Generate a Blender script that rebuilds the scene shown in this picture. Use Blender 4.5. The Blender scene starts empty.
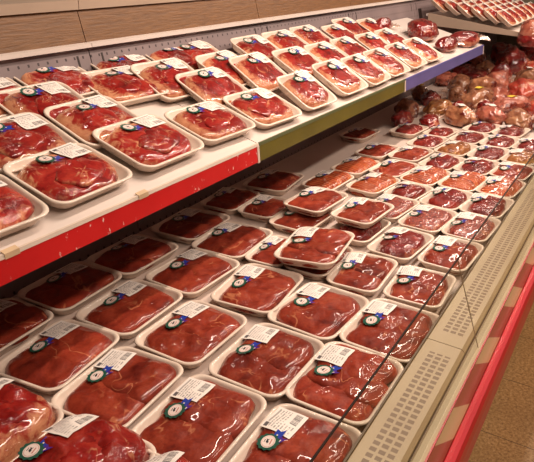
import bpy, bmesh, math, random
from math import sin, cos, tan, pi, radians
from mathutils import Vector, Matrix, noise

random.seed(7)
C = bpy.context.scene.collection
S = bpy.context.scene
ZC = 1.60                                   # eye height: the deck and shelves below are measured from the eye

def lin(r, g, b, a=1.0):
    f = lambda c: (c/255/12.92) if c/255 <= .04045 else ((c/255+.055)/1.055)**2.4
    return (f(r), f(g), f(b), a)

# ------------------------------------------------------------------ camera
cam_d = bpy.data.cameras.new('camera'); cam = bpy.data.objects.new('camera', cam_d); C.objects.link(cam)
S.camera = cam
cam_d.sensor_width = 36.0; cam_d.lens = 600.0/534*36.0; cam_d.clip_start = .02; cam_d.clip_end = 100
AX = (0.52537237, 0.34809154, 0.77641236)   # world axes in camera right / up / forward
AY = (-0.85087242, 0.21492961, 0.4793969)
AZ = (0.0, 0.91248975, -0.40909957)
right = Vector((AX[0], AY[0], AZ[0])); up = Vector((AX[1], AY[1], AZ[1])); fwd = Vector((AX[2], AY[2], AZ[2]))
cam.matrix_world = Matrix(((right.x, up.x, -fwd.x, 0), (right.y, up.y, -fwd.y, 0), (right.z, up.z, -fwd.z, ZC), (0, 0, 0, 1)))

# ------------------------------------------------------------------ world, lights, exposure
w = bpy.data.worlds.new('store'); S.world = w; w.use_nodes = True
bg = w.node_tree.nodes['Background']; bg.inputs[0].default_value = (1.0, .80, .62, 1); bg.inputs[1].default_value = .05
S.view_settings.view_transform = 'Standard'; S.view_settings.look = 'None'
S.view_settings.gamma = 1.0; S.view_settings.exposure = 0.16; S.view_settings.use_curve_mapping = False
def area(name, loc, sx, sy, power, col, aim):
    d = bpy.data.lights.new(name, 'AREA'); d.shape = 'RECTANGLE'; d.size = sx; d.size_y = sy; d.energy = power; d.color = col
    o = bpy.data.objects.new(name, d); C.objects.link(o); o.location = loc
    z = (Vector(loc)-Vector(aim)).normalized(); x = Vector((1, 0, 0)); y = z.cross(x).normalized(); x = y.cross(z)
    o.matrix_world = Matrix(((x.x, y.x, z.x, loc[0]), (x.y, y.y, z.y, loc[1]), (x.z, y.z, z.z, loc[2]), (0, 0, 0, 1)))
    return o
WARM = (1.0, .81, .66)
# fluorescent tubes under the canopy of the case, an added fill row, and rows on the store ceiling
for i in range(3):
    area('canopy_and_fill_tube', (1.72+1.6*i, .62, ZC+.80), 1.3, .05, (19, 17, 10)[i], WARM, (1.62+1.6*i, .80, ZC-.7))
for i in range(3):
    area('canopy_and_fill_tube', (2.35+1.6*i, .30, ZC+.85), 1.3, .05, 5, WARM, (2.35+1.6*i, .70, ZC-.7))  # unseen second row, added to put glints on the film wrap
    area('ceiling_tube', (.6+2.4*i, -.9, ZC+1.5), 1.8, .16, 30, WARM, (.6+2.4*i, -.2, ZC-1.5))

# ------------------------------------------------------------------ helpers
def link(o, parent=None):
    C.objects.link(o)
    if parent: o.parent = parent
    return o
def mesh_of(name, verts, faces, mats, midx=None, smooth=False):
    me = bpy.data.meshes.new(name); me.from_pydata([tuple(v) for v in verts], [], faces); 
    for m in (mats if isinstance(mats, (list, tuple)) else [mats]): me.materials.append(m)
    if midx: me.polygons.foreach_set('material_index', midx)
    if smooth: me.polygons.foreach_set('use_smooth', [True]*len(me.polygons))
    me.update(); return me
def obj(name, me, parent=None): return link(bpy.data.objects.new(name, me), parent)
def thing(name, label, cat, group=None, loc=(0, 0, 0)):
    o = bpy.data.objects.new(name, None); o.empty_display_size = .05; C.objects.link(o); o.location = loc
    tag(o, label, cat, group); return o
def tag(o, label, cat, group=None):
    o['label'] = label; o['category'] = cat
    if group: o['group'] = group
    return o
def fix(me, bevel=0):
    bm = bmesh.new(); bm.from_mesh(me)
    bmesh.ops.recalc_face_normals(bm, faces=bm.faces)
    bm.to_mesh(me); bm.free(); return me
def prism(name, pts, x0, x1, mat, bev=0, smooth=False):
    """profile of (y, z) points run along x"""
    n = len(pts)
    v = [(x0, y, z) for y, z in pts]+[(x1, y, z) for y, z in pts]
    f = [tuple(range(n)), tuple(range(2*n-1, n-1, -1))]+[(i, (i+1) % n, n+(i+1) % n, n+i) for i in range(n)]
    me = fix(mesh_of(name, v, f, mat))
    if bev:
        bm = bmesh.new(); bm.from_mesh(me)
        bmesh.ops.bevel(bm, geom=bm.edges[:], offset=bev, segments=2, affect='EDGES', clamp_overlap=True)
        bm.to_mesh(me); bm.free()
    if smooth: me.polygons.foreach_set('use_smooth', [True]*len(me.polygons))
    return me
def slab(a, b, t, nrm):      # thickened line a->b in (y,z), t along nrm
    return [a, b, (b[0]+nrm[0]*t, b[1]+nrm[1]*t), (a[0]+nrm[0]*t, a[1]+nrm[1]*t)]

# ------------------------------------------------------------------ materials
class N:
    """tiny node-tree writer"""
    def __init__(s, name):
        s.m = bpy.data.materials.new(name); s.m.use_nodes = True; s.t = s.m.node_tree; s.b = s.t.nodes['Principled BSDF']
    def n(s, t, **kw):
        x = s.t.nodes.new(t)
        for k, v in kw.items(): setattr(x, k, v)
        return x
    def l(s, a, b): s.t.links.new(a, b); return s
    def set(s, **kw):
        for k, v in kw.items():
            i = s.b.inputs[k.replace('_', ' ')]
            if hasattr(v, 'is_linked'): s.l(v, i)
            else: i.default_value = v
        return s
    def math(s, op, a, b=None, c=None, clamp=False):
        x = s.n('ShaderNodeMath', operation=op, use_clamp=clamp)
        for i, v in enumerate((a, b, c)):
            if v is None: continue
            if hasattr(v, 'is_linked'): s.l(v, x.inputs[i])
            else: x.inputs[i].default_value = v
        return x.outputs[0]
    def mix(s, f, a, b):
        x = s.n('ShaderNodeMix', data_type='RGBA')
        for i, v in ((0, f), (6, a), (7, b)):
            if hasattr(v, 'is_linked'): s.l(v, x.inputs[i])
            else: x.inputs[i].default_value = v
        return x.outputs[2]
    def obj(s, rand=True):
        tc = s.n('ShaderNodeTexCoord').outputs['Object']
        if not rand: return tc
        oi = s.n('ShaderNodeObjectInfo').outputs['Random']
        x = s.n('ShaderNodeVectorMath', operation='ADD'); s.l(tc, x.inputs[0])
        k = s.n('ShaderNodeCombineXYZ')
        s.l(s.math('MULTIPLY', oi, 7.3), k.inputs[0]); s.l(s.math('MULTIPLY', oi, 3.9), k.inputs[1]); s.l(s.math('MULTIPLY', oi, 11.7), k.inputs[2])
        s.l(k.outputs[0], x.inputs[1]); s.rand = oi
        return x.outputs[0]
    def noise(s, vec, scale, detail=3, rough=.5, dist=0):
        x = s.n('ShaderNodeTexNoise'); s.l(vec, x.inputs['Vector']); x.inputs['Scale'].default_value = scale
        x.inputs['Detail'].default_value = detail; x.inputs['Roughness'].default_value = rough; x.inputs['Distortion'].default_value = dist
        return x.outputs[0]
    def voro(s, vec, scale, feature='F1'):
        x = s.n('ShaderNodeTexVoronoi', feature=feature); s.l(vec, x.inputs['Vector']); x.inputs['Scale'].default_value = scale
        return x.outputs['Distance']
    def ramp(s, fac, *stops):
        x = s.n('ShaderNodeValToRGB'); s.l(fac, x.inputs[0]); e = x.color_ramp.elements
        while len(e) < len(stops): e.new(.5)
        for i, (p, c) in enumerate(stops): e[i].position = p; e[i].color = c if len(c) == 4 else (*c, 1)
        return x.outputs[0]
    def rng(s, v, a, b, c=0., d=1.):
        x = s.n('ShaderNodeMapRange'); s.l(v, x.inputs[0])
        for i, k in enumerate((a, b, c, d)): x.inputs[1+i].default_value = k
        return x.outputs[0]
    def bump(s, h, strength, dist=.01, nrm=None):
        x = s.n('ShaderNodeBump'); s.l(h, x.inputs['Height']); x.inputs['Strength'].default_value = strength; x.inputs['Distance'].default_value = dist
        if nrm is not None: s.l(nrm, x.inputs['Normal'])
        return x.outputs[0]
    def sep(s, v):
        x = s.n('ShaderNodeSeparateXYZ'); s.l(v, x.inputs[0]); return x.outputs

def plain(name, col, rough=.5, metal=0., spec=.5, coat=0., var=.06, vs=14):
    k = N(name); p = k.obj(False); v = k.noise(p, vs, 4)
    d = tuple(c*(1-var*2.5) for c in col[:3])+(1,); e = tuple(min(1, c*(1+var)) for c in col[:3])+(1,)
    k.set(Base_Color=k.ramp(v, (.3, d), (.7, e)), Roughness=rough, Metallic=metal, Specular_IOR_Level=spec, Coat_Weight=coat)
    return k.m

M = {}
def wrap_coat(k, p, wrinkle=.55, rough=.025, scale=16, weight=1.0, lo=.50, hi=.68, amp=.9, ior=1.5):
    """the tight clear film over a pack: a smooth, slightly rippled glossy coat"""
    mask = k.rng(k.noise(p, scale*1.1, 2), lo, hi)
    h = k.math('ADD', k.math('MULTIPLY', k.noise(p, scale*.8, 1), .5), k.math('MULTIPLY', k.math('MULTIPLY', k.noise(p, scale*3.4, 2, .5, 1.5), mask), amp))
    k.set(Coat_Weight=weight, Coat_Roughness=rough, Coat_IOR=ior, Coat_Normal=k.bump(h, wrinkle, .02))

def meat_mat(name, base, dark, light, fat, fat_lo, fat_hi, vein=.0, rough=.45, grain=55, wrinkle=.5, stripes=0, coat={}):
    k = N(name); p = k.obj()
    a = k.noise(p, 16, 4, .55, .8)
    col = k.ramp(a, (.28, dark), (.5, base), (.74, light))
    g = k.noise(p, grain*3, 3)
    col = k.mix(k.rng(g, .45, .75, 0, .35), col, dark)
    at = k.n('ShaderNodeAttribute', attribute_name='fat').outputs['Fac']
    f = k.math('ADD', at, k.math('MULTIPLY', k.math('SUBTRACT', k.noise(p, 26, 5, .6, 1.5), .5), 1.7))
    f = k.rng(f, fat_lo, fat_hi)
    if vein > 0:
        rd = k.math('ABSOLUTE', k.math('SUBTRACT', k.noise(p, 9, 3, .5, 1.0), .5))
        vm = k.math('MULTIPLY', k.rng(rd, .016, .004), k.rng(k.noise(p, 13, 2), .50, .60, 0, vein))
        f = k.math('MAXIMUM', f, vm)
    fc = k.mix(k.noise(p, 40, 3), fat, (fat[0]*.62, fat[1]*.45, fat[2]*.42)+(1,))
    fc = k.mix(k.rng(k.noise(p, 34, 4, .65, 1.0), .50, .66, 0, .75), fc, base)
    col = k.mix(f, col, fc)
    if stripes:
        xs = k.sep(p)[0]
        st = k.math('SINE', k.math('ADD', k.math('MULTIPLY', xs, stripes), k.math('MULTIPLY', k.noise(p, 20, 2), 5)))
        col = k.mix(k.rng(st, .2, .9, 0, .45), col, fat)
    hv = k.n('ShaderNodeHueSaturation'); k.l(col, hv.inputs['Color']); k.l(k.rng(k.rand, 0, 1, .82, 1.16), hv.inputs['Value'])
    k.set(Base_Color=hv.outputs[0], Roughness=rough, Specular_IOR_Level=.12, Normal=k.bump(k.noise(p, grain, 4), .35, .006))
    wrap_coat(k, p, wrinkle, **coat)
    M[name] = k.m; return k.m

BAGC = dict(lo=.40, hi=.60, amp=.5, scale=10, ior=1.7, rough=.04)
meat_mat('steak', lin(150, 30, 25), lin(94, 12, 12), lin(178, 58, 42), lin(222, 158, 118), .38, .70, vein=.8, wrinkle=.8, coat=dict(lo=.54, hi=.70))
meat_mat('beef_slice', lin(142, 51, 34), lin(94, 26, 19), lin(168, 72, 48), lin(218, 142, 102), .84, 1.15, vein=.8, wrinkle=.5, coat=dict(lo=.60, hi=.72, weight=.6))
meat_mat('chop', lin(158, 56, 32), lin(116, 28, 18), lin(186, 90, 50), lin(222, 142, 78), .50, .85, vein=.2, wrinkle=.8, stripes=520, coat=dict(lo=.45, hi=.6))
meat_mat('dark_beef', lin(116, 27, 22), lin(80, 14, 14), lin(162, 54, 40), lin(208, 130, 98), .82, 1.1, wrinkle=1.0)
meat_mat('pale_pack', lin(150, 92, 52), lin(96, 36, 26), lin(180, 128, 78), lin(206, 170, 104), .6, 1.0, wrinkle=1.0)
meat_mat('bagged_red', lin(120, 20, 18), lin(70, 8, 10), lin(156, 48, 38), lin(210, 140, 112), .80, 1.1, wrinkle=.55, coat=BAGC)
meat_mat('bagged_brown', lin(164, 106, 74), lin(112, 58, 42), lin(196, 142, 104), lin(96, 22, 16), .72, .92, wrinkle=.55, coat=BAGC)
meat_mat('bagged_pink', lin(178, 96, 76), lin(130, 54, 44), lin(204, 132, 104), lin(112, 32, 26), .78, .98, wrinkle=.55, coat=BAGC)
meat_mat('bagged_ribs', lin(178, 62, 46), lin(126, 26, 22), lin(206, 104, 76), lin(238, 184, 146), .55, .9, vein=.6, wrinkle=.55, coat=BAGC)
# minced beef: little strands
k = N('mince'); p = k.obj(); v = k.voro(p, 130); u = k.noise(p, 60, 3)
col = k.ramp(v, (.1, lin(170, 76, 50)), (.45, lin(142, 46, 30)), (.8, lin(98, 26, 18)))
col = k.mix(k.rng(u, .58, .72, 0, .7), col, lin(212, 140, 104))
k.set(Base_Color=col, Roughness=.5, Normal=k.bump(v, -.9, .006)); wrap_coat(k, p, .6); M['mince'] = k.m
# foam tray
k = N('foam'); p = k.obj(); k.set(Base_Color=k.ramp(k.noise(p, 20, 3), (.3, lin(226, 204, 186)), (.7, lin(238, 220, 204))), Roughness=.45, Specular_IOR_Level=.3)
wrap_coat(k, p, .3, .12, 10, .55); M['foam'] = k.m
# price label: logo, rows of small print, barcode
k = N('label_print'); uv = k.n('ShaderNodeTexCoord').outputs['UV']; U, V, _ = k.sep(uv)
def box(k, x0, x1, y0, y1):
    g = lambda a, b: k.math('GREATER_THAN', a, b)
    return k.math('MULTIPLY', k.math('MULTIPLY', g(U, x0), k.math('LESS_THAN', U, x1)), k.math('MULTIPLY', g(V, y0), k.math('LESS_THAN', V, y1)))
row = k.math('FLOOR', k.math('MULTIPLY', V, 11)); fr = k.math('FRACT', k.math('MULTIPLY', V, 11))
cv = k.n('ShaderNodeCombineXYZ'); k.l(k.math('MULTIPLY', U, 26), cv.inputs[0]); k.l(k.math('MULTIPLY', row, 3.7), cv.inputs[1])
txt = k.math('MULTIPLY', k.math('GREATER_THAN', k.noise(cv.outputs[0], 1.0, 2), .47), k.math('MULTIPLY', k.math('GREATER_THAN', fr, .3), k.math('LESS_THAN', fr, .78)))
txt = k.math('MULTIPLY', txt, k.math('MAXIMUM', box(k, .07, .93, .46, .80), box(k, .07, .42, .10, .44)))
cb = k.n('ShaderNodeCombineXYZ'); k.l(k.math('MULTIPLY', U, 60), cb.inputs[0])
bar = k.math('MULTIPLY', k.math('GREATER_THAN', k.noise(cb.outputs[0], 1.0, 1), .48), box(k, .5, .93, .12, .34))
logo = k.math('MULTIPLY', box(k, .06, .24, .82, .94), .9); band = k.math('MULTIPLY', box(k, .28, .92, .85, .91), .55)
ink = k.math('MAXIMUM', k.math('MAXIMUM', k.math('MULTIPLY', txt, .6), k.math('MULTIPLY', bar, .8)), k.math('MAXIMUM', logo, band))
k.set(Base_Color=k.mix(ink, lin(246, 236, 228), lin(60, 52, 58)), Roughness=.4, Specular_IOR_Level=.3); M['label'] = k.m
M['green'] = plain('sticker_green', lin(40, 88, 72), .3); M['cream'] = plain('sticker_cream', lin(240, 222, 214), .35)
M['blue'] = plain('sticker_blue', lin(42, 66, 168), .3); M['purple'] = plain('sticker_purple', lin(80, 40, 140), .3); M['ink'] = plain('sticker_ink', lin(48, 44, 50), .5)
M['inkpink'] = plain('sticker_pink', lin(196, 120, 110), .5)
M['yellow'] = plain('label_yellow', lin(240, 204, 70), .4)
M['shelf'] = plain('shelf_enamel', lin(226, 212, 204), .3, spec=.5, var=.03, vs=5)
M['deck'] = plain('deck_enamel', lin(214, 196, 186), .35, var=.04, vs=5)
M['rail'] = plain('cream_rail', lin(224, 206, 176), .3, var=.04, vs=6)
M['cream_trim'] = plain('cream_trim', lin(178, 156, 138), .4, var=.05, vs=5)
M['groove'] = plain('dark_gasket', lin(96, 76, 56), .5)
M['black'] = plain('black_edge', lin(46, 34, 30), .4)
M['redline'] = plain('red_gasket', lin(170, 40, 40), .35)
M['green_strip'] = plain('green_strip', lin(102, 92, 30), .35, var=.08, vs=9); M['blue_strip'] = plain('blue_strip', lin(98, 92, 150), .35, var=.06, vs=9)
M['green_nose'] = plain('green_nose', lin(92, 96, 66), .35)
M['tag_paper'] = plain('tag_paper', lin(222, 192, 156), .4)
M['clear_strip'] = plain('strip_edge', lin(226, 206, 190), .25)
M['olive'] = plain('end_panel_olive', lin(104, 92, 74), .6)
# red price strip with worn white scuffs
k = N('red_strip'); p = k.obj(False); q = k.n('ShaderNodeMapping'); k.l(p, q.inputs[0]); q.inputs['Scale'].default_value = (1.0, 1.0, .45)
sc = k.math('MULTIPLY', k.rng(k.noise(q.outputs[0], 95, 4, .65), .63, .66), k.rng(k.noise(p, 9, 2), .50, .58))
k.set(Base_Color=k.mix(sc, k.ramp(k.noise(p, 8, 3), (.3, lin(196, 20, 24)), (.7, lin(214, 30, 32))), lin(240, 210, 200)), Roughness=.35); M['red_strip'] = k.m
k = N('red_bumper'); p = k.obj(False); k.set(Base_Color=k.ramp(k.noise(p, 5, 3), (.3, lin(172, 16, 30)), (.7, lin(188, 24, 38))), Roughness=.4, Coat_Weight=0.0); M['bumper'] = k.m
k = N('red_front'); p = k.obj(False); k.set(Base_Color=k.ramp(k.noise(p, 7, 4), (.3, lin(166, 44, 34)), (.7, lin(184, 54, 40))), Roughness=.4); M['front'] = k.m
# perforated back panel: rows of small upright slots
k = N('perforated_panel'); p = k.obj(False); X, Y, Z = k.sep(p)
cx = k.math('ABSOLUTE', k.math('SUBTRACT', k.math('FRACT', k.math('DIVIDE', X, .0335)), .5))
cz = k.math('ABSOLUTE', k.math('SUBTRACT', k.math('FRACT', k.math('DIVIDE', k.math('ADD', Z, .008), .040)), .5))
hole = k.math('MULTIPLY', k.math('LESS_THAN', cx, .10), k.math('LESS_THAN', cz, .10))
k.set(Base_Color=k.mix(hole, k.ramp(k.noise(p, 6, 3), (.3, lin(122, 106, 107)), (.7, lin(136, 119, 119))), lin(58, 44, 46)), Roughness=.45); M['peg'] = k.m
M['steel'] = plain('grey_enamel_panel', lin(190, 172, 168), .4, var=.03, vs=4)
# ribbed brown panel above the perforated band
k = N('brown_panel'); p = k.obj(False); X, Y, Z = k.sep(p)
q = k.n('ShaderNodeMapping'); k.l(p, q.inputs[0]); q.inputs['Scale'].default_value = (.25, 1, 3)
nz = k.noise(q.outputs[0], 60, 4, .6)
k.set(Base_Color=k.ramp(nz, (.3, lin(98, 62, 30)), (.7, lin(126, 84, 44))), Roughness=.5, Normal=k.bump(nz, .3, .004)); M['brown'] = k.m
# air-return grille
k = N('grille_punched'); p = k.obj(False); X, Y, Z = k.sep(p)
fx = k.math('ABSOLUTE', k.math('SUBTRACT', k.math('FRACT', k.math('DIVIDE', X, .0172)), .5))
tY = k.math('DIVIDE', k.math('SUBTRACT', Y, .2275), .0172)
fy = k.math('ABSOLUTE', k.math('SUBTRACT', k.math('FRACT', tY), .5))
inr = k.math('MULTIPLY', k.math('GREATER_THAN', tY, 0), k.math('LESS_THAN', tY, 3))
sx = k.math('ABSOLUTE', k.math('SUBTRACT', k.math('FRACT', k.math('DIVIDE', k.math('SUBTRACT', X, 1.19-.625), 1.25)), .5))
inr = k.math('MULTIPLY', inr, k.math('GREATER_THAN', sx, .036))
slot = k.math('MULTIPLY', inr, k.math('MULTIPLY', k.math('LESS_THAN', fx, .31), k.math('LESS_THAN', fy, .36)))
k.set(Base_Color=k.mix(slot, k.ramp(k.noise(p, 6, 3), (.3, lin(172, 150, 120)), (.7, lin(186, 164, 132))), lin(112, 84, 56)), Roughness=.4, Normal=k.bump(slot, -.6, .004)); M['grille'] = k.m
# glossy channel on the case front: reflections painted as pinkish and beige bands
k = N('channel_reflections'); p = k.obj(False); X, Y, Z = k.sep(p)
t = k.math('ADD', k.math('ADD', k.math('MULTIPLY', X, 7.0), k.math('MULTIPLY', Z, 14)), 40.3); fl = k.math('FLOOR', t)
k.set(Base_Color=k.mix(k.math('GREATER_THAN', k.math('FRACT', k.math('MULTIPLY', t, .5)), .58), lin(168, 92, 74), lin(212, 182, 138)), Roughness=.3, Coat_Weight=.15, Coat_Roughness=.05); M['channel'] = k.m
# floor: speckled tan tile
k = N('terrazzo'); p = k.obj(False); X, Y, Z = k.sep(p)
v = k.voro(p, 120); n1 = k.noise(p, 90, 4, .7); n2 = k.noise(p, 4, 3)
col = k.ramp(n1, (.32, lin(120, 86, 46)), (.5, lin(176, 134, 80)), (.68, lin(206, 168, 114)))
col = k.mix(k.rng(n2, .4, .65, 0, .25), col, lin(120, 84, 44))
sx = k.math('ABSOLUTE', k.math('SUBTRACT', k.math('FRACT', k.math('DIVIDE', k.math('SUBTRACT', X, 1.905-.1825), .365)), .5))
sy = k.math('ABSOLUTE', k.math('SUBTRACT', k.math('FRACT', k.math('DIVIDE', k.math('SUBTRACT', Y, -.12-.1825), .365)), .5))
seam = k.math('LESS_THAN', k.math('MINIMUM', sx, sy), .004)
k.set(Base_Color=k.mix(seam, col, lin(78, 54, 30)), Roughness=.35); M['floor'] = k.m
# clear glass
k = N('clear_glass'); t = k.t; out = t.nodes['Material Output']; t.nodes.remove(k.b)
tr = k.n('ShaderNodeBsdfTransparent'); tr.inputs[0].default_value = (.95, .95, .92, 1)
gl = k.n('ShaderNodeBsdfGlossy'); gl.inputs['Roughness'].default_value = .02
fz = k.n('ShaderNodeFresnel'); fz.inputs[0].default_value = 1.52
mx = k.n('ShaderNodeMixShader'); k.l(k.math('MULTIPLY', fz.outputs[0], k.math('SUBTRACT', 1.0, k.n('ShaderNodeNewGeometry').outputs['Backfacing'])), mx.inputs[0]); k.l(tr.outputs[0], mx.inputs[1]); k.l(gl.outputs[0], mx.inputs[2]); k.l(mx.outputs[0], out.inputs[0])
M['glass'] = k.m

# ------------------------------------------------------------------ setting
me = mesh_of('floor', [(-3, -4, 0), (9, -4, 0), (9, 2.5, 0), (-3, 2.5, 0), (-3, -4, -.05), (9, -4, -.05), (9, 2.5, -.05), (-3, 2.5, -.05)],
             [(0, 1, 2, 3), (7, 6, 5, 4), (0, 4, 5, 1), (1, 5, 6, 2), (2, 6, 7, 3), (3, 7, 4, 0)], M['floor'])
o = obj('floor', me); o['kind'] = 'structure'

# ------------------------------------------------------------------ the refrigerated case
CX0, CX1 = -.6, 6.7
UP = (0, 0, ZC)
case = thing('refrigerated_case', 'long open refrigerated meat case with red front bumper and beige air grille', 'display case')
def part(name, me, parent=None, lab=None, root=None):
    o = obj(name, me, parent or root)
    if o.parent is case or o.parent.type == 'EMPTY': o.location = UP
    if lab: o['label'] = lab
    return o
pc = lambda name, me, lab=None: part(name, me, case, lab)
pc('deck_pan', prism('deck_pan', [(.302, -.835), (1.40, -.835), (1.40, -.86), (.302, -.86)], CX0, CX1, M['deck']))
pc('deck_edge', prism('deck_edge', [(.299, -.796), (.303, -.796), (.303, -.86), (.299, -.86)], CX0, CX1, M['groove']), 'dark lip between trays and grille')
sec = [CX0, 1.19, 2.44, 3.69, 4.94, 6.19, CX1]
for a, b in zip(sec[:-1], sec[1:]):
    pc('air_grille', prism('air_grille', [(.2985, -.799), (.296, -.7965), (.218, -.7985), (.210, -.806), (.210, -.83), (.2985, -.83)], a+.0012, b-.0012, M['grille']))
pc('gasket', prism('gasket', [(.210, -.812), (.197, -.812), (.197, -.83), (.210, -.83)], CX0, CX1, M['groove']))
pc('front_rail', prism('front_rail', [(.203, -.797), (.199, -.793), (.188, -.793), (.182, -.798), (.182, -.86), (.203, -.86)], CX0, CX1, M['rail'], smooth=False), 'cream rail along the foot of the glass')
pc('rail_seal', prism('rail_seal', [(.182, -.796), (.179, -.797), (.179, -.806), (.182, -.806)], CX0, CX1, M['redline']), 'thin red seal')
pc('front_channel', prism('front_channel', [(.179, -.802), (.164, -.842), (.164, -.87), (.182, -.87)], CX0, CX1, M['channel']), 'glossy channel with painted pink and beige reflections')
bp = [(.164, -.846), (.160, -.838), (.152, -.836), (.144, -.840), (.139, -.850), (.136, -.868), (.134, -.91), (.137, -.918), (.145, -.92), (.255, -.93), (.255, -.87), (.164, -.87)]
pc('bumper', prism('bumper', bp, CX0, CX1, M['bumper'], smooth=False), 'bright red bumper')
pc('front_panel', prism('front_panel', [(.250, -.92), (.27, -.92), (.27, -1.5), (.250, -1.5)], CX0, CX1, M['front']), 'dull red front panel')
pc('kick_plate', prism('kick_plate', [(.28, -1.5), (1.40, -1.5), (1.40, -1.6), (.28, -1.6)], CX0, CX1, M['black']))
pc('base_body', prism('base_body', [(.260, -.87), (1.40, -.87), (1.40, -1.5), (.260, -1.5)], CX0, CX1, M['front']))
LE = .252                                    # lean of the back, dy per dz
yb = lambda z: 1.34+(z+.835)*LE
seams = [CX0, .35, 1.352, 2.353, 3.32, 4.35, 5.35, CX1]
for a, b in zip(seams[:-1], seams[1:]):
    bpn = pc('back_panel', prism('back_panel', slab((yb(-.84), -.84), (yb(-.235), -.235), .02, (1, -.2)), a+.002, b-.002, M['peg'] if a < 3.3 else M['peg']), 'pinkish grey perforated panel')
    for xs in (a+.05, b-.05):
        z0, z1 = -.31, -.262
        o = obj('upright_slot', prism('upright_slot', slab((yb(z0)-.001, z0), (yb(z1)-.001, z1), .003, (1, -.2)), xs-.0035, xs+.0035, M['black']), bpn)
    pc('upper_panel', prism('upper_panel', slab((yb(-.228), -.228), (yb(-.13), -.13), .02, (1, -.2)), a+.0015, b-.0015, M['brown']), 'brown ribbed panel')
    pc('panel_ledge', prism('panel_ledge', [(yb(-.235)-.022, -.240), (yb(-.235)-.022, -.229), (yb(-.228)+.01, -.226), (yb(-.228)+.01, -.240)], a+.001, b-.001, M['shelf']), 'pale ledge under brown panel')
    pc('top_trim', prism('top_trim', [(yb(-.13)-.010, -.132), (yb(-.13)-.012, -.104), (yb(-.13)+.3, -.07), (yb(-.13)+.3, -.09), (yb(-.13)+.02, -.132)], a+.0015, b-.0015, M['cream_trim']))
pc('end_panel', prism('end_panel', [(.302, -.86), (.5, -.55), (.9, -.15), (1.62, .1), (1.62, -.86)], CX1, CX1+.03, M['olive']), 'dark olive end wall')

# front glass: three low leaning panes
gt, gb = (.2610, -.590), (.186, -.800)
for i, (a, b, lab) in enumerate([(CX0, 1.21, 'nearest low front glass pane, leaning in over the beige air grille'),
                            (1.21, 2.46, 'second low front glass pane, just beyond the visible vertical glass joint'),
                            (2.46, 3.71, 'third low front glass pane, running out at the right edge of the picture')]):
    t = thing('glass_panel', lab, 'glass panel', 'low front glass panes')
    nx = (-.94, .34)
    part('glass_sheet', prism('glass_sheet', slab(gb, gt, .004, nx), a+.0015, b-.0015, M['glass']), t)
    e = (gt[0]-.0005, gt[1]); part('edge_trim', prism('edge_trim', slab((e[0], e[1]), (e[0]+.0006, e[1]+.0016), .0038, nx), a+.0015, b-.0015, M['black']), t, 'dark top edge')
    if i: part('joint_strip', prism('joint_strip', slab((gb[0], gb[1]), gt, .0015, nx), a-.0007, a+.0007, M['cream_trim']), t)

# ------------------------------------------------------------------ shelves
Y0, Z0, TL = .93, -.49, radians(15.5)
zs = lambda y: Z0+(y-Y0)*tan(TL)
yB = 1.455
for a, b, strip, lab in [(-.3, 1.453, 'red_strip', 'near sloping display shelf edged with a scuffed red price strip'),
                         (1.455, 2.708, 'green_strip', 'middle sloping display shelf edged with an olive green price strip'),
                         (2.71, 4.17, 'blue_strip', 'far sloping display shelf edged with a violet blue price strip')]:
    t = thing('display_shelf', lab, 'shelf', 'sloping shelves of the meat case')
    part('shelf_pan', prism('shelf_pan', [(Y0, Z0), (yB, zs(yB)), (yB, zs(yB)-.02), (Y0+.02, Z0-.03), (Y0, Z0-.012)], a+.001, b-.001, M['shelf']), t)
    part('nose_strip', prism('nose_strip', [(Y0, Z0+.003), (Y0-.004, Z0+.002), (Y0-.006, Z0-.006), (Y0, Z0-.010)], a+.001, b-.001, M[{'red_strip': 'clear_strip', 'green_strip': 'green_nose', 'blue_strip': 'blue_strip'}[strip]]), t)
    part('price_strip', prism('price_strip', [(Y0+.002, Z0-.006), (Y0-.005, Z0-.007), (Y0-.009, Z0-.053), (Y0-.003, Z0-.053)], a+.001, b-.012, M[strip]), t)
    part('strip_cap', prism('strip_cap', [(Y0+.002, Z0-.004), (Y0-.0065, Z0-.005), (Y0-.0105, Z0-.056), (Y0-.003, Z0-.056)], b-.012, b-.001, M['clear_strip']), t)
    if strip == 'red_strip':
        for xt in (.60, .955):
            part('price_tag', prism('price_tag', [(Y0-.0062, Z0+.003), (Y0+.006, Z0+.0065), (Y0+.006, Z0+.0058), (Y0-.0066, Z0-.008)], xt-.016, xt+.016, M['tag_paper']), t, 'small beige tag')
    for xb in ((a+.6), (b-.02)):
        part('bracket', prism('bracket', [(Y0+.06, zs(Y0+.06)-.03), (yB, zs(yB)-.02), (yB-.03, zs(yB)-.10)], xb-.003, xb+.003, M['shelf']), t)
t = thing('end_shelf', 'higher cream shelf with tapered side panel, crowded with trays at upper right', 'shelf')
EX = 4.45; ES = (.432-.337)/(1.388-.779)
zE = lambda y: -.432+(y-.779)*ES-.004
part('shelf_pan', prism('shelf_pan', [(.78, zE(.78)), (1.42, zE(1.42)), (1.42, zE(1.42)-.015), (.78, zE(.78)-.015)], EX+.012, 6.68, M['shelf']), t)
part('side_panel', prism('side_panel', [(.775, zE(.775)+.010), (1.40, zE(1.40)+.010), (1.40, -.411), (.775, -.455)], EX, EX+.012, M['cream_trim']), t, 'tapered cream side panel')
part('front_lip', prism('front_lip', [(.779, zE(.779)+.006), (.770, zE(.779)+.006), (.770, -.458), (.779, -.458)], EX, 6.68, M['cream_trim']), t)
part('upright', prism('upright', slab((yb(-.42)-.02, -.42), (yb(-.30)-.02, -.30), .02, (1, -.2)), EX-.014, EX, M['black']), t, 'dark slotted upright')

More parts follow.
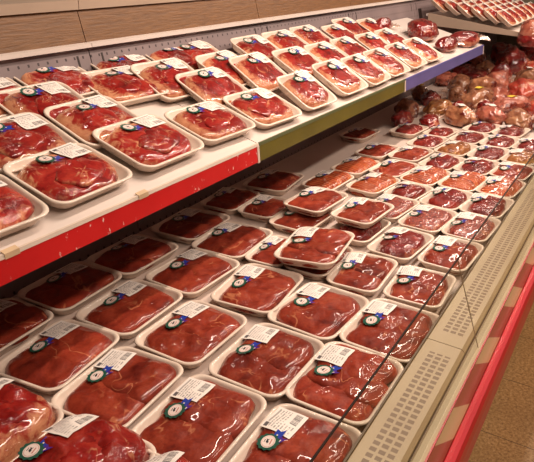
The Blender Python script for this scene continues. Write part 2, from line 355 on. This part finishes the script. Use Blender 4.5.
# ------------------------------------------------------------------ packs of meat
def tray_mesh(lx, ly, h=.03):
    def loop(inset, z, rad, n=6):
        a, b = lx/2-inset, ly/2-inset; r = min(rad, a*.95, b*.95); out = []
        for cx, cy, s in ((a-r, b-r, 0), (-a+r, b-r, pi/2), (-a+r, -b+r, pi), (a-r, -b+r, 3*pi/2)):
            for i in range(n+1):
                th = s+i*pi/2/n; out.append((cx+r*cos(th), cy+r*sin(th), z))
        return out
    R = .034*lx/.232
    prof = [(.021, 0, R*.8), (.016, .003, R*.85), (.004, h-.006, R), (.0012, h-.005, R), (0, h-.003, R), (.0012, h-.0005, R), (.004, h, R), (.0075, h-.0012, R*.95), (.010, h-.005, R*.92), (.018, .008, R*.85), (.024, .005, R*.8)]
    v, f = [], []; n = 28
    for p_ in prof: v += loop(*p_)
    for i in range(len(prof)-1):
        for j in range(n): f.append((i*n+j, i*n+(j+1) % n, (i+1)*n+(j+1) % n, (i+1)*n+j))
    f.append(tuple(range(n-1, -1, -1))); f.append(tuple(range((len(prof)-1)*n, len(prof)*n)))
    return mesh_of('foam_tray', v, f, M['foam'], smooth=True)

class Patch:
    """one cut of meat: irregular outline, domed top"""
    def __init__(s, cx, cy, a, b, rot, z0, h, seed, power=2.6, irr=.10, tilt=(0, 0), bumpy=.12, fatdir=None, fatw=1.0):
        s.__dict__.update(locals()); rnd = random.Random(seed); s.k = [(n, rnd.uniform(-irr, irr)/n**.55, rnd.uniform(0, 2*pi)) for n in range(2, 9)]
        s.fd = rnd.uniform(0, 2*pi) if fatdir is None else fatdir
    def R(s, th):
        e = s.power; c, d = abs(cos(th))/s.a, abs(sin(th))/s.b
        return (c**e+d**e)**(-1/e)*(1+sum(A*cos(n*th+ph) for n, A, ph in s.k))
    def z(s, x, y, r):
        f = (1-min(1, r)**4.5)**.5
        nz = noise.noise(Vector((x*24+s.seed*3.1, y*24, s.seed)))*s.bumpy+noise.noise(Vector((x*60, y*60+s.seed, 5)))*s.bumpy*.4
        return s.z0+s.h*f*(1+nz)+s.tilt[0]*x+s.tilt[1]*y
    def height(s, X, Y):
        dx, dy = X-s.cx, Y-s.cy; c, d = cos(-s.rot), sin(-s.rot); x, y = dx*c-dy*d, dx*d+dy*c
        r = math.hypot(x, y)/s.R(math.atan2(y, x))
        return s.z(x, y, r) if r < 1 else -1
    def mesh(s, name, mat, rings=11, segs=44):
        v, f, fat = [], [], []; c, d = cos(s.rot), sin(s.rot)
        v.append((s.cx, s.cy, s.z(0, 0, 0))); fat.append(0)
        for i in range(1, rings+1):
            r = (i/rings)**.75
            for j in range(segs):
                th = 2*pi*j/segs; q = s.R(th)*r; x, y = q*cos(th), q*sin(th)
                v.append((s.cx+x*c-y*d, s.cy+x*d+y*c, s.z(x, y, r)))
                side = .5+.5*cos(th-s.fd)
                fat.append(max(0, (r-.45)/.55)**1.3*(.25+.9*side**1.2)*s.fatw)
        for j in range(segs):       # skirt
            th = 2*pi*j/segs; q = s.R(th)*.96; x, y = q*cos(th), q*sin(th)
            v.append((s.cx+x*c-y*d, s.cy+x*d+y*c, s.z0-.003+s.tilt[0]*x+s.tilt[1]*y)); fat.append(.6*s.fatw)
        for j in range(segs): f.append((0, 1+j, 1+(j+1) % segs))
        for i in range(rings):
            a, b = 1+i*segs, 1+(i+1)*segs
            for j in range(segs): f.append((a+j, b+j, b+(j+1) % segs, a+(j+1) % segs))
        f.append(tuple(reversed(range(1+rings*segs, 1+(rings+1)*segs))))
        me = mesh_of(name, v, f, mat, smooth=True)
        at = me.attributes.new('fat', 'FLOAT', 'POINT'); at.data.foreach_set('value', fat)
        return me

def patches(kind, lx, ly, sd):
    r = random.Random(sd*17+3); A, B = (lx/2-.0100, ly/2-.0100) if ly > .15 else (lx/2-.0085, ly/2-.0080); P = []
    if kind == 'steak':
        P.append((Patch(0, -.001, A*1.0, B*.98, r.uniform(-.03, .03), .017, .019, sd, 3.2, .045, bumpy=.42, fatw=1.15), 'meat', 'steak'))
        P.append((Patch(r.uniform(-.02, .03), -.012+r.uniform(-.008, .008), A*.60, B*.55, r.uniform(-.4, .4), .032, .009, sd+50, 2.3, .12, bumpy=.30, fatw=.5), 'meat_eye', 'steak'))
    elif kind == 'bulky':       # tall bone-in pack bulging over its tray
        P.append((Patch(0, 0, lx/2-.001, ly/2-.001, 0, .022, .054, sd, 3.6, .03, bumpy=.30, fatw=.8), 'meat', 'steak'))
        P.append((Patch(r.uniform(-.03, .03), -.02, A*.5, B*.5, r.uniform(-.4, .4), .066, .011, sd+50, 2.3, .12, bumpy=.25, fatw=.5), 'meat_eye', 'steak'))
    elif kind == 'slices':
        n = r.choice((1, 2, 2, 3))
        if n == 1: P.append((Patch(0, -.001, A*1.0, B*.99, 0, .016, .017, sd, 3.8, .07, bumpy=.42, fatw=.7), 'meat_slice', 'beef_slice'))
        else:
            for i in range(n):
                x = (-1+2*i/(n-1))*A*(.36 if n == 2 else .5)
                P.append((Patch(x, r.uniform(-.006, .004), A*(.66 if n == 2 else .52), B*.98, r.uniform(-.12, .12), .015+.003*i, .017+.001*i, sd+i*31, 3.8, .08, (.03*(-1)**i, 0), .42, fatw=.75), 'meat_slice', 'beef_slice'))
    elif kind == 'chops':
        n = 5
        for i in range(n):
            x = (-1+2*i/(n-1))*A*.66
            P.append((Patch(x, r.uniform(-.004, .004), A*.34, B*.93, r.uniform(-.1, .1)+.25, .014, .022, sd+i*13, 2.4, .07, (.28, 0), .10, fatdir=0, fatw=1.15), 'chop', 'chop'))
    elif kind == 'mince': P.append((Patch(0, -.001, A*.98, B*.98, 0, .016, .022, sd, 3.4, .03, bumpy=.2), 'minced_meat', 'mince'))
    elif kind == 'dark':
        P.append((Patch(0, -.002, A*.97, B*.9, r.uniform(-.08, .08), .016, .025, sd, 2.8, .05, bumpy=.30, fatw=.8), 'meat', 'dark_beef'))
    elif kind == 'pale':
        for i in range(3): P.append((Patch((-1+i)*A*.55, r.uniform(-.01, .01), A*.42, B*.85, r.uniform(-.3, .3), .014, .028, sd+i, 2.2, .12, bumpy=.25, fatw=.8), 'meat_piece', 'pale_pack'))
    return P

def drape(P, x, y):
    m = .0300
    for dx, dy in ((0, 0), (.004, 0), (-.004, 0), (0, .004), (0, -.004)):
        for p_ in P: m = max(m, p_[0].height(x+dx, y+dy)+.0006)
    return m+.0006
def label_mesh(P, cx, cy, w, h, rot):
    v, f, uv = [], [], []; n = 6; c, d = cos(rot), sin(rot)
    for j in range(n+1):
        for i in range(n+1):
            x, y = (i/n-.5)*w, (j/n-.5)*h; X, Y = cx+x*c-y*d, cy+x*d+y*c
            v.append((X, Y, drape(P, X, Y)+.0004))
    # relax so the paper stays a smooth sheet
    z = [q[2] for q in v]
    for _ in range(6):
        z2 = z[:]
        for j in range(n+1):
            for i in range(n+1):
                nb = [z[b*(n+1)+a] for a, b in ((i-1, j), (i+1, j), (i, j-1), (i, j+1)) if 0 <= a <= n and 0 <= b <= n]
                z2[j*(n+1)+i] = max(v[j*(n+1)+i][2], (sum(nb)/len(nb)+z[j*(n+1)+i])/2)
        z = z2
    v = [(q[0], q[1], zz) for q, zz in zip(v, z)]
    for j in range(n):
        for i in range(n):
            f.append((j*(n+1)+i, j*(n+1)+i+1, (j+1)*(n+1)+i+1, (j+1)*(n+1)+i)); uv += [(i/n, j/n), ((i+1)/n, j/n), ((i+1)/n, (j+1)/n), (i/n, (j+1)/n)]
    me = mesh_of('price_label', v, f, M['label'], smooth=True)
    l = me.uv_layers.new(name='UVMap'); l.data.foreach_set('uv', [c_ for q in uv for c_ in q])
    return me
def sticker_mesh(P, cx, cy, s, rot):
    v, f, mi = [], [], []; c, d = cos(rot), sin(rot)
    zc = sum(drape(P, cx+a*s, cy+b*s) for a, b in ((0, 0), (.8, 0), (-.8, 0), (0, .8), (0, -.8)))/5
    gx = (drape(P, cx+s, cy)-drape(P, cx-s, cy))/(2*s); gy = (drape(P, cx, cy+s)-drape(P, cx, cy-s))/(2*s)
    lift = max(0, max(drape(P, cx+a*s, cy+b*s)-(zc+gx*a*s+gy*b*s) for a, b in ((0, 0), (.7, 0), (-.7, 0), (0, .7), (0, -.7))))
    def P3(x, y, k): X, Y = (x*c-y*d)*s, (x*d+y*c)*s; return (cx+X, cy+Y, zc+lift+gx*X+gy*Y+.0005+k*.0004)
    def poly(pts, k, m):
        b = len(v); v.extend(P3(x, y, k) for x, y in pts); f.append(tuple(range(b, b+len(pts)))); mi.append(m)
    def disc(rx, ry, k, m, wav=0, nw=12, n=48, ox=0, oy=0):
        poly([(ox+rx*(1+wav*cos(nw*2*pi*i/n))*cos(2*pi*i/n), oy+ry*(1+wav*cos(nw*2*pi*i/n))*sin(2*pi*i/n)) for i in range(n)], k, m)
    poly([(.55, -.1), (1.75, -.25), (1.5, -.7), (1.8, -1.1), (.3, -.85)], 0, 2)       # ribbon tails
    poly([(.25, -.55), (1.0, -.95), (.72, -1.15), (.8, -1.55), (-.05, -.85)], .6, 3)
    poly([(.8, -.40), (1.1, -.42), (1.05, -.56), (.8, -.55)], 1.2, 1); poly([(.3, -.86), (.55, -1.0), (.45, -1.08), (.25, -.95)], 1.2, 1)
    disc(1, 1, 1.5, 0, .07); disc(.84, .84, 2, 0); 
    disc(.76, .64, 3, 1); disc(.68, .56, 3.4, 4); disc(.65, .53, 3.8, 1)
    poly([(-.28, .02), (-.05, .22), (.12, .15), (.3, .26), (.22, .08), (.32, -.06), (.1, .02), (-.1, -.08)], 4.2, 5)   # small dark emblem with pink band
    poly([(-.34, -.2), (.34, -.2), (.30, -.30), (-.30, -.30)], 4.2, 4); poly([(-.2, .36), (.2, .36), (.18, .30), (-.18, .30)], 4.2, 5)
    return mesh_of('rosette_sticker', v, f, [M['green'], M['cream'], M['blue'], M['purple'], M['inkpink'], M['ink']], mi)

STD = (.237, .193); MID = (.226, .150); BIG = (.262, .205); MED = (.205, .16)
TRAYS = {}; PROTO = {}
def proto(kind, size, sd):
    key = (kind, size, sd)
    if key in PROTO: return PROTO[key]
    if size not in TRAYS: TRAYS[size] = tray_mesh(*size)
    P = patches(kind, *size, sd); s = size[1]/.185; r = random.Random(sd*5+hash(kind) % 97 if False else sd*5+len(kind))
    ms = [('foam_tray', TRAYS[size])]+[(nm, p_.mesh(nm, M[mt])) for p_, nm, mt in P]
    lw = .069*size[0]/.232; lh = .066*min(1, s*1.1)
    ms.append(('price_label', label_mesh(P, size[0]*.255+r.uniform(-.006, .006), size[1]*.29+r.uniform(-.004, .004), lw, lh, r.uniform(-.12, .12))))
    ms.append(('rosette_sticker', sticker_mesh(P, -size[0]*.05+r.uniform(-.012, .008), size[1]*.27+r.uniform(-.006, .006), .0205*min(1, s*1.12), r.uniform(-.35, .35))))
    PROTO[key] = ms; return ms
LOOK = {'bulky': ('bulky bone-in steak', 'steak_pack'), 'steak': ('marbled red steak', 'steak_tray'), 'slices': ('brownish red beef slices', 'sliced_beef_tray'), 'chops': ('orange striped sliced chops', 'chop_tray'),
        'mince': ('coarse minced beef', 'minced_beef_tray'), 'dark': ('small dark red beef cut', 'dark_beef_tray'), 'pale': ('pale mixed pieces', 'mixed_meat_tray')}
TALL = ['slices', 'steak']
def pack(kind, size, sd, loc, yaw, pitch, label, group, parts=('price_label', 'rosette_sticker'), roll=0.0):
    nm, cat = LOOK[kind][1], 'packaged meat'
    t = thing(nm, label, cat, group, loc); t.rotation_euler = (radians(pitch), radians(roll), radians(yaw))
    for n_, me in proto(kind, size, sd):
        if n_ in ('price_label', 'rosette_sticker') and n_ not in parts: continue
        obj(n_, me, t)
    return t

ORD = ['first', 'second', 'third', 'fourth', 'fifth', 'sixth', 'seventh', 'eighth', 'ninth', 'tenth', 'eleventh', 'twelfth', 'thirteenth', 'fourteenth', 'fifteenth', 'sixteenth', 'seventeenth']
DZ = ZC-.8348
rows = {
 'row along the glass': [(.722, .386, 2, 'slices'), (.966, .400, 0, 'slices'), (1.205, .388, -2, 'slices'), (1.443, .398, 2, 'slices', MED), (1.69, .384, -3, 'slices', MID), (1.925, .383, -3, 'mince', MID), (2.15, .385, -4, 'dark', MID), (2.378, .385, -5, 'chops', MID), (2.61, .385, -6, 'slices', MID), (2.84, .39, -6, 'pale', MID), (3.07, .39, -6, 'dark', MID)],
 'second row from glass': [(.707, .589, 2, 'slices'), (.947, .582, 0, 'slices'), (1.190, .578, -3, 'slices'), (1.440, .566, 3, 'slices', (.225, .155)), (1.68, .540, -5, 'dark', MID), (1.92, .530, -5, 'mince', MID), (2.146, .530, -7, 'dark', MID), (2.37, .530, -6, 'chops', MID), (2.60, .532, -6, 'dark', MID), (2.825, .535, -6, 'dark', MID), (3.055, .535, -6, 'dark', MID), (3.29, .53, -6, 'dark', MID)],
 'third row from glass': [(.700, .795, 4, 'slices'), (.943, .793, 0, 'slices'), (1.205, .772, 6, 'slices'), (1.955, .682, -7, 'mince', MID), (2.145, .68, -8, 'dark', (.19, .14)), (2.355, .68, -8, 'chops', MID), (2.58, .68, -8, 'dark', MID), (2.82, .685, -8, 'pale', MID), (3.055, .685, -8, 'dark', MID), (3.29, .68, -8, 'dark', MID)],
 'fourth row from glass': [(.713, .995, 7, 'slices'), (.950, 1.000, 2, 'slices'), (1.188, .982, -2, 'slices'), (1.425, 1.008, 3, 'slices'), (2.155, .83, -8, 'chops', MID), (2.385, .83, -8, 'slices', MID), (2.63, .84, -6, 'slices', MID), (2.87, .84, -6, 'dark', MID), (3.085, .84, -6, 'dark', (.195, .14))],
 'fifth row from glass': [(2.09, 1.00, -3, 'chops', MID), (2.33, .985, -5, 'chops', MID), (2.60, .995, -4, 'slices', MID), (3.05, 1.0, -6, 'dark', MID)],
 'rearmost row': [(.70, 1.21, 3, 'slices'), (.945, 1.215, 2, 'slices'), (1.18, 1.205, 0, 'slices'), (1.455, 1.20, 3, 'slices'), (1.715, 1.22, 3, 'slices', (.22, .16)), (1.98, 1.19, 6, 'slices'), (2.84, 1.19, -3, 'slices', MID)],
}
sd = 0
for rn, lst in rows.items():
    for i, e in enumerate(lst):
        x, y, yaw, kind = e[:4]; size = e[4] if len(e) > 4 else STD; sd += 1
        far = x > 2.5
        pack(kind, size, (sd*7) % 9 if kind == 'slices' else (sd*5) % 4, (x, y, DZ), yaw, 0,
             f'{LOOK[kind][0]}, lower deck {rn}, {ORD[i]} from near end',
             'trays in the '+rn, parts=('price_label', 'rosette_sticker') if kind not in ('pale',) else ('price_label',))
# stacked and loose packs on the deck
SG = 'packs stacked on top of others'
pack('slices', (.20, .13), 2, (1.425, .848, DZ), 3, 0, 'shadowed sliced beef tray tucked behind the tilted top tray mid deck', SG)
pack('slices', (.225, .145), 4, (1.452, .712, DZ), 0, 0, 'sliced beef tray lying underneath the bright tilted tray mid deck', SG)
pack('slices', (.245, .19), 5, (1.445, .722, DZ+.042), 8, -3, 'bright sliced beef tray with yellow fat seams stacked on top mid deck', SG)
pack('slices', (.225, .165), 3, (1.70, .905, DZ), -2, 0, 'lower tray of the stack of two beneath the shelf edge', SG)
pack('slices', (.225, .165), 7, (1.785, .897, DZ+.040), -4, 0, 'upper tray of the two-high stack in the middle of the deck', SG)
pack('dark', (.215, .155), 1, (1.72, .70, DZ), -3, 0, 'bottom tray of the two-high stack beside the minced beef', SG)
pack('slices', (.215, .155), 6, (1.765, .710, DZ+.044), -4, 0, 'top tray with white label on the stack beside the minced beef', SG)
pack('slices', (.20, .15), 8, (1.72, 1.065, DZ), 2, 0, 'small shadowed beef tray behind the two-high stack', SG)
NG = 'large steak packs at the near left corner'
pack('bulky', BIG, 1, (.474, .688, DZ), 4, 0, 'bulky raised steak pack with label and rosette at bottom left corner', NG)
pack('bulky', BIG, 2, (.452, .905, DZ), 5, 0, 'bulky steak pack cut by the left edge at bottom left', NG)
pack('bulky', STD, 3, (.486, .492, DZ), 4, 0, 'steak tray mostly below the frame, only its white label showing at bottom', NG)

# upper shelf: three shingled rows, each back edge resting on the row behind
U = {1: (.851, .958, 17), 2: (.606, .952, 16), 3: (1.126, .965, 19), 4: (1.388, .968, 17), 18: (1.645, .953, 21), 19: (1.912, .955, 32), 20: (2.205, .957, 31), 29: (2.45, .95, 29), 41: (2.69, .95, 29), 40: (2.945, .95, 29), 45: (3.20, .95, 29),
     5: (.850, 1.124, 22), 6: (1.093, 1.120, 23), 13: (1.60, 1.118, 27), 16: (1.800, 1.200, 29), 17: (1.885, 1.126, 33), 24: (2.19, 1.122, 29), 28: (2.43, 1.11, 29), 27: (2.67, 1.11, 29), 31: (2.925, 1.10, 29), 38: (3.17, 1.10, 29),
     2.5: (.60, 1.125, 22), 10: (.93, 1.335, 20), 7: (1.035, 1.240, 24), 9: (1.182, 1.350, 20), 8: (1.340, 1.260, 20), 11: (1.463, 1.352, 22), 12: (1.515, 1.225, 28), 14: (1.712, 1.355, 22), 15: (1.805, 1.335, 24), 21: (2.14, 1.285, 28), 22: (2.375, 1.285, 28), 23: (2.62, 1.29, 28), 30: (2.86, 1.25, 28), 34: (3.08, 1.30, 28), 32: (3.28, 1.25, 28)}
front = [2, 1, 3, 4, 18, 19, 20, 29, 41, 40, 45]; mid = [2.5, 5, 6, 13, 17, 24, 28, 27, 31, 38]
back = sorted([q for q in U if q not in front and q not in mid], key=lambda q: U[q][0])
YAW = {18: -4, 4: -3, 8: -6, 15: -8, 1: 2, 3: 1, 12: -4}
ROLL = {}
for rn, ids in (('front row', front), ('middle row', mid), ('back row', back)):
    for i, q in enumerate(ids):
        x, yf, pt = U[q]; size = STD
        if q in (3,): size = (.25, .205)
        if q == 19: size = (.215, .18)
        hy = size[1]/2; p_ = radians(pt)
        zf = zs(yf)+.002+ (0 if pt < 20 else .0)
        # the tray's front foot rests at (yf, zf); its base sits behind along the pitch
        loc = (x, yf+hy*cos(p_)-.012*sin(p_), ZC+zf+hy*sin(p_)-.006*(pt > 20)+.002)
        pack('steak', size, (int(q*3)+i) % 7, loc, YAW.get(q, (i*37 % 5)-2), pt,
             f'marbled red steak in white tray, upper shelf {rn}, {ORD[i]} from the left', f'steak trays in the upper shelf {rn}')

# end shelf trays
for j in range(6):
    for i in range(6):
        y = .838+i*.092
        pack('steak', (.205, .15), (i+j*3) % 7, (EX+.108+j*.212, y+.055, ZC+zE(y)+.058), (i*13+j*5) % 9-4, 36,
             f'small steak tray tilted on the high end shelf, {["nearest", "second", "third", "fourth", "fifth", "farthest"][j]} file, {ORD[i]} from its front',
             'trays on the high end shelf', parts=('price_label',))

# ------------------------------------------------------------------ bagged cuts
def bag_mesh(name, sx, sy, sz, seed, mat, lump=.26, sub=5):
    bm = bmesh.new(); bmesh.ops.create_icosphere(bm, subdivisions=sub, radius=1)
    rnd = random.Random(seed); off = Vector((rnd.uniform(0, 50), rnd.uniform(0, 50), rnd.uniform(0, 50)))
    fat = []
    for v in bm.verts:
        d = v.co.normalized()
        ridge = (1-abs(noise.noise(Vector((d.x*1.4, d.y*3, d.z*3))+off*1.7)))**5
        n_ = noise.noise(d*1.3+off)*lump+noise.noise(d*2.8+off)*lump*.3+ridge*lump*.22+noise.noise(d*9+off)*lump*.07
        q = d*(.9+n_)
        z = max(q.z, -.60)
        v.co = Vector((q.x*sx, q.y*sy, (z+.60)*sz))
        fat.append(.42+noise.noise(d*1.6+off*1.3)*.7+max(0, -.9*d.y-.5*d.z-.1)*.8)
    me = bpy.data.meshes.new(name); bm.to_mesh(me); bm.free(); me.materials.append(mat)
    me.polygons.foreach_set('use_smooth', [True]*len(me.polygons))
    at = me.attributes.new('fat', 'FLOAT', 'POINT'); at.data.foreach_set('value', fat); return me
def tail_mesh(sx, seed, mat):
    """gathered end of the plastic bag: a crumpled fan"""
    rnd = random.Random(seed); v, f = [], []; n = 14
    for k_ in range(4):
        r = (.008, .018, .040, .062)[k_]
        for i in range(n+1):
            a = (i/n-.5)*1.9; rr = r*(1+.15*rnd.uniform(-1, 1)*(k_ > 0))
            v.append((sx*.86+(.03*k_*.4)+rr*cos(a), rr*sin(a)*1.2, .02+.006*((i % 2)*2-1)*(k_/3)*1.3+.004*k_))
    for k_ in range(3):
        for i in range(n): b = k_*(n+1)+i; f.append((b, b+1, b+n+2, b+n+1))
    me = mesh_of('bag_tail', v, f, mat, smooth=True)
    return me
k = N('bag_plastic'); p = k.obj(); k.set(Base_Color=lin(214, 172, 150), Roughness=.2, Transmission_Weight=.35, Alpha=.75); wrap_coat(k, p, .9, .06, 40); M['plastic'] = k.m
def card_mesh(w, h, z, m, tx=0.):
    v = [(-w/2, -h/2, z-.002), (0, -h/2, z+.0008), (w/2, -h/2, z-.002), (-w/2, h/2, z-.002), (0, h/2, z+.0008), (w/2, h/2, z-.002)]
    me = mesh_of('label', [(a+tx, b, c) for a, b, c in v], [(0, 1, 4, 3), (1, 2, 5, 4)], M[m])
    l = me.uv_layers.new(name='UVMap'); l.data.foreach_set('uv', [0, 0, .5, 0, .5, 1, 0, 1, .5, 0, 1, 0, 1, 1, .5, 1]); return me
def top_z(me, x, y):
    return max(v.co.z for v in me.vertices if abs(v.co.x-x) < .03 and abs(v.co.y-y) < .03)
def bag(name, loc, yaw, dims, seed, mat, label, group, card=None, pitch=0, tail=True, lump=.26):
    t = thing(name, label, 'packaged meat', group, loc); t.rotation_euler = (radians(pitch), 0, radians(yaw))
    me = bag_mesh('meat', *dims, seed, M[mat], lump); obj('bagged_meat', me, t)
    if tail: obj('bag_tail', tail_mesh(dims[0], seed, M['plastic']), t)
    if card:
        o = obj('label', card_mesh(min(.06, dims[0]), min(.035, dims[1]), top_z(me, 0, -.01)+.001, card), t); o['label'] = {'yellow': 'yellow label', 'label': 'white printed label'}[card]
    return t
BG = 'bagged cuts heaped at the far end of the deck'
B = [
 ('bagged_roast', (3.43, 1.145), 10, (.085, .070, .062), 'bagged_brown', 'stubby bagged roast with dark ends at the left of the heap', None),
 ('bagged_poultry', (3.58, 1.00), -8, (.12, .080, .055), 'pale_pack', 'greenish tan bagged cut beside the stubby roast', None),
 ('bagged_cut', (3.84, 1.14), 5, (.085, .06, .050), 'bagged_red', 'reddish brown bagged cut behind the greenish tan one', None),
 ('bagged_cut', (3.955, 1.245), 20, (.070, .05, .055), 'bagged_brown', 'small bagged cut with a yellow label by the blue price strip', 'yellow'),
 ('bagged_roast', (3.41, .835), 40, (.13, .075, .060), 'bagged_brown', 'tan bagged roast in the heap\'s front line, left', 'label'),
 ('bagged_roast', (3.50, .69), 35, (.12, .075, .065), 'bagged_pink', 'tan bagged roast in the heap\'s front line, middle', 'label'),
 ('bagged_roast', (3.49, .535), 30, (.11, .07, .062), 'bagged_brown', 'tan bagged roast in the heap\'s front line, right', None),
 ('bagged_poultry', (3.83, .84), -15, (.13, .095, .075), 'bagged_brown', 'large rounded bagged bird with a dark label mid heap', 'yellow'),
 ('bagged_cut', (3.87, .650), -30, (.14, .07, .060), 'bagged_pink', 'pink bagged cut with a long yellow label right of the large bird', 'yellow'),
 ('bagged_poultry', (4.30, 1.07), 8, (.13, .085, .075), 'bagged_brown', 'brown bagged bird at the back left of the heap', None),
 ('bagged_cut', (4.20, .905), 0, (.12, .085, .090), 'bagged_brown', 'tall brown bagged roast behind the large bird', None),
 ('bagged_cut', (4.50, .87), 70, (.085, .07, .085), 'bagged_pink', 'smooth pink bagged joint at the heap\'s centre', None),
 ('bagged_ribs', (4.30, .66), 15, (.15, .095, .080), 'bagged_ribs', 'red and white bagged ribs at the right of the heap', None),
 ('bagged_cut', (4.78, 1.08), 10, (.16, .09, .055), 'bagged_red', 'low dark bagged slab under the blue price strip', None),
 ('bagged_cut', (4.95, 1.22), 0, (.17, .08, .06), 'bagged_red', 'dark bagged slab against the back panel of the heap', None),
 ('bagged_cut', (5.36, .96), 20, (.16, .13, .12), 'bagged_red', 'big glossy dark red bagged joint near the end wall', None),
 ('bagged_ribs', (5.08, .70), -20, (.15, .09, .10), 'bagged_ribs', 'pale red bagged ribs beside the big glossy joint', None),
 ('bagged_cut', (5.74, .74), 10, (.17, .12, .10), 'bagged_red', 'dark bagged joint half hidden behind the pale red ribs', None),
 ('bagged_cut', (5.98, 1.14), 0, (.2, .11, .10), 'bagged_red', 'flat dark bagged joint in front of the end wall, left', None),
 ('bagged_cut', (6.15, .9), 30, (.22, .14, .10), 'bagged_red', 'flat dark bagged joint in front of the end wall, right', None),
 ('bagged_cut', (3.52, .40), 15, (.10, .06, .055), 'bagged_red', 'dark bagged cut against the glass beside the heap', None),
 ('bagged_cut', (3.84, .47), 10, (.13, .08, .065), 'bagged_ribs', 'red bagged ribs against the glass at the right edge', None),
 ('bagged_cut', (4.62, .50), 10, (.14, .09, .085), 'bagged_ribs', 'bagged ribs against the glass further along the heap', None),
 ('bagged_roast', (4.07, .77), -20, (.10, .065, .065), 'bagged_pink', 'small pink bagged roast wedged behind the yellow labelled cut', None),
 ('bagged_cut', (4.05, 1.03), 30, (.10, .06, .060), 'bagged_brown', 'narrow tan bagged cut beside the large bird', None),
 ('bagged_cut', (4.55, 1.24), -10, (.12, .07, .060), 'bagged_pink', 'pink bagged cut tight against the back panel', None),
 ('bagged_roast', (4.70, .71), 25, (.10, .08, .090), 'bagged_brown', 'tan bagged roast behind the red and white ribs', 'label'),
 ('bagged_cut', (4.80, .91), -35, (.09, .07, .085), 'bagged_red', 'dark red bagged cut behind the smooth pink joint', None),
 ('bagged_cut', (5.02, 1.07), 15, (.13, .08, .080), 'bagged_brown', 'brown bagged cut left of the big glossy joint', None),
 ('bagged_roast', (5.50, 1.26), 15, (.14, .07, .095), 'bagged_pink', 'pale bagged roast behind the big glossy joint', None),
 ('bagged_cut', (3.69, .755), 60, (.055, .05, .055), 'bagged_red', 'dark red cut between the front line and the large bird', None),
 ('bagged_cut', (3.63, .90), 20, (.07, .045, .050), 'bagged_red', 'thin dark red bagged cut just in front of the large bird', None),
 ('bagged_cut', (3.22, 1.10), 10, (.12, .055, .045), 'bagged_red', 'dark oval bagged cut nearest the bare strip of deck', None),
 ('bagged_cut', (3.24, .955), 10, (.10, .055, .045), 'bagged_red', 'dark oval bagged cut second from the bare strip of deck', None),
 ('bagged_cut', (4.18, .46), 0, (.14, .075, .07), 'bagged_pink', 'pink bagged cut against the glass between two bags of ribs', None),
]
for i, (nm, (x, y), yaw, dm, mt, lab, card) in enumerate(B):
    bag(nm, (x, y, DZ), yaw, tuple(1.07*c for c in dm), i*3+1, mt, lab, BG, card)
SB = 'bagged red cuts at the far end of the upper shelf'
for i, (x, y, yaw, dm, lab) in enumerate([(3.46, 1.36, 5, (.13, .05, .055), 'dark red bagged joint lying at the back of the upper shelf'),
        (3.70, 1.20, 8, (.165, .10, .070), 'biggest glossy red bagged joint heaped at the upper shelf\'s far end'),
        (3.62, 1.02, 0, (.14, .06, .050), 'flat red bagged cut in front of the biggest glossy joint'),
        (3.95, 1.01, -14, (.19, .075, .050), 'glossy dark red bagged cut at the far tip of the blue shelf')]):
    bag('bagged_joint', (x, y, ZC+zs(y)-.001), yaw, dm, 90+i*7, 'bagged_red', lab, SB, None, pitch=15.5, lump=.13)
# round ham hanging at the front of the end shelf
t = thing('hanging_ham', 'round pink ham with a dark lower half by the high end shelf', 'ham', None, (4.42, .678, ZC-.505))
me = bag_mesh('ham', .10, .10, .115, 333, M['bagged_pink'], .08); obj('ham_top', me, t)
me = bag_mesh('rind', .108, .108, .075, 333, M['bagged_red'], .08); o = obj('rind', me, t); o['label'] = 'dark red lower rind'
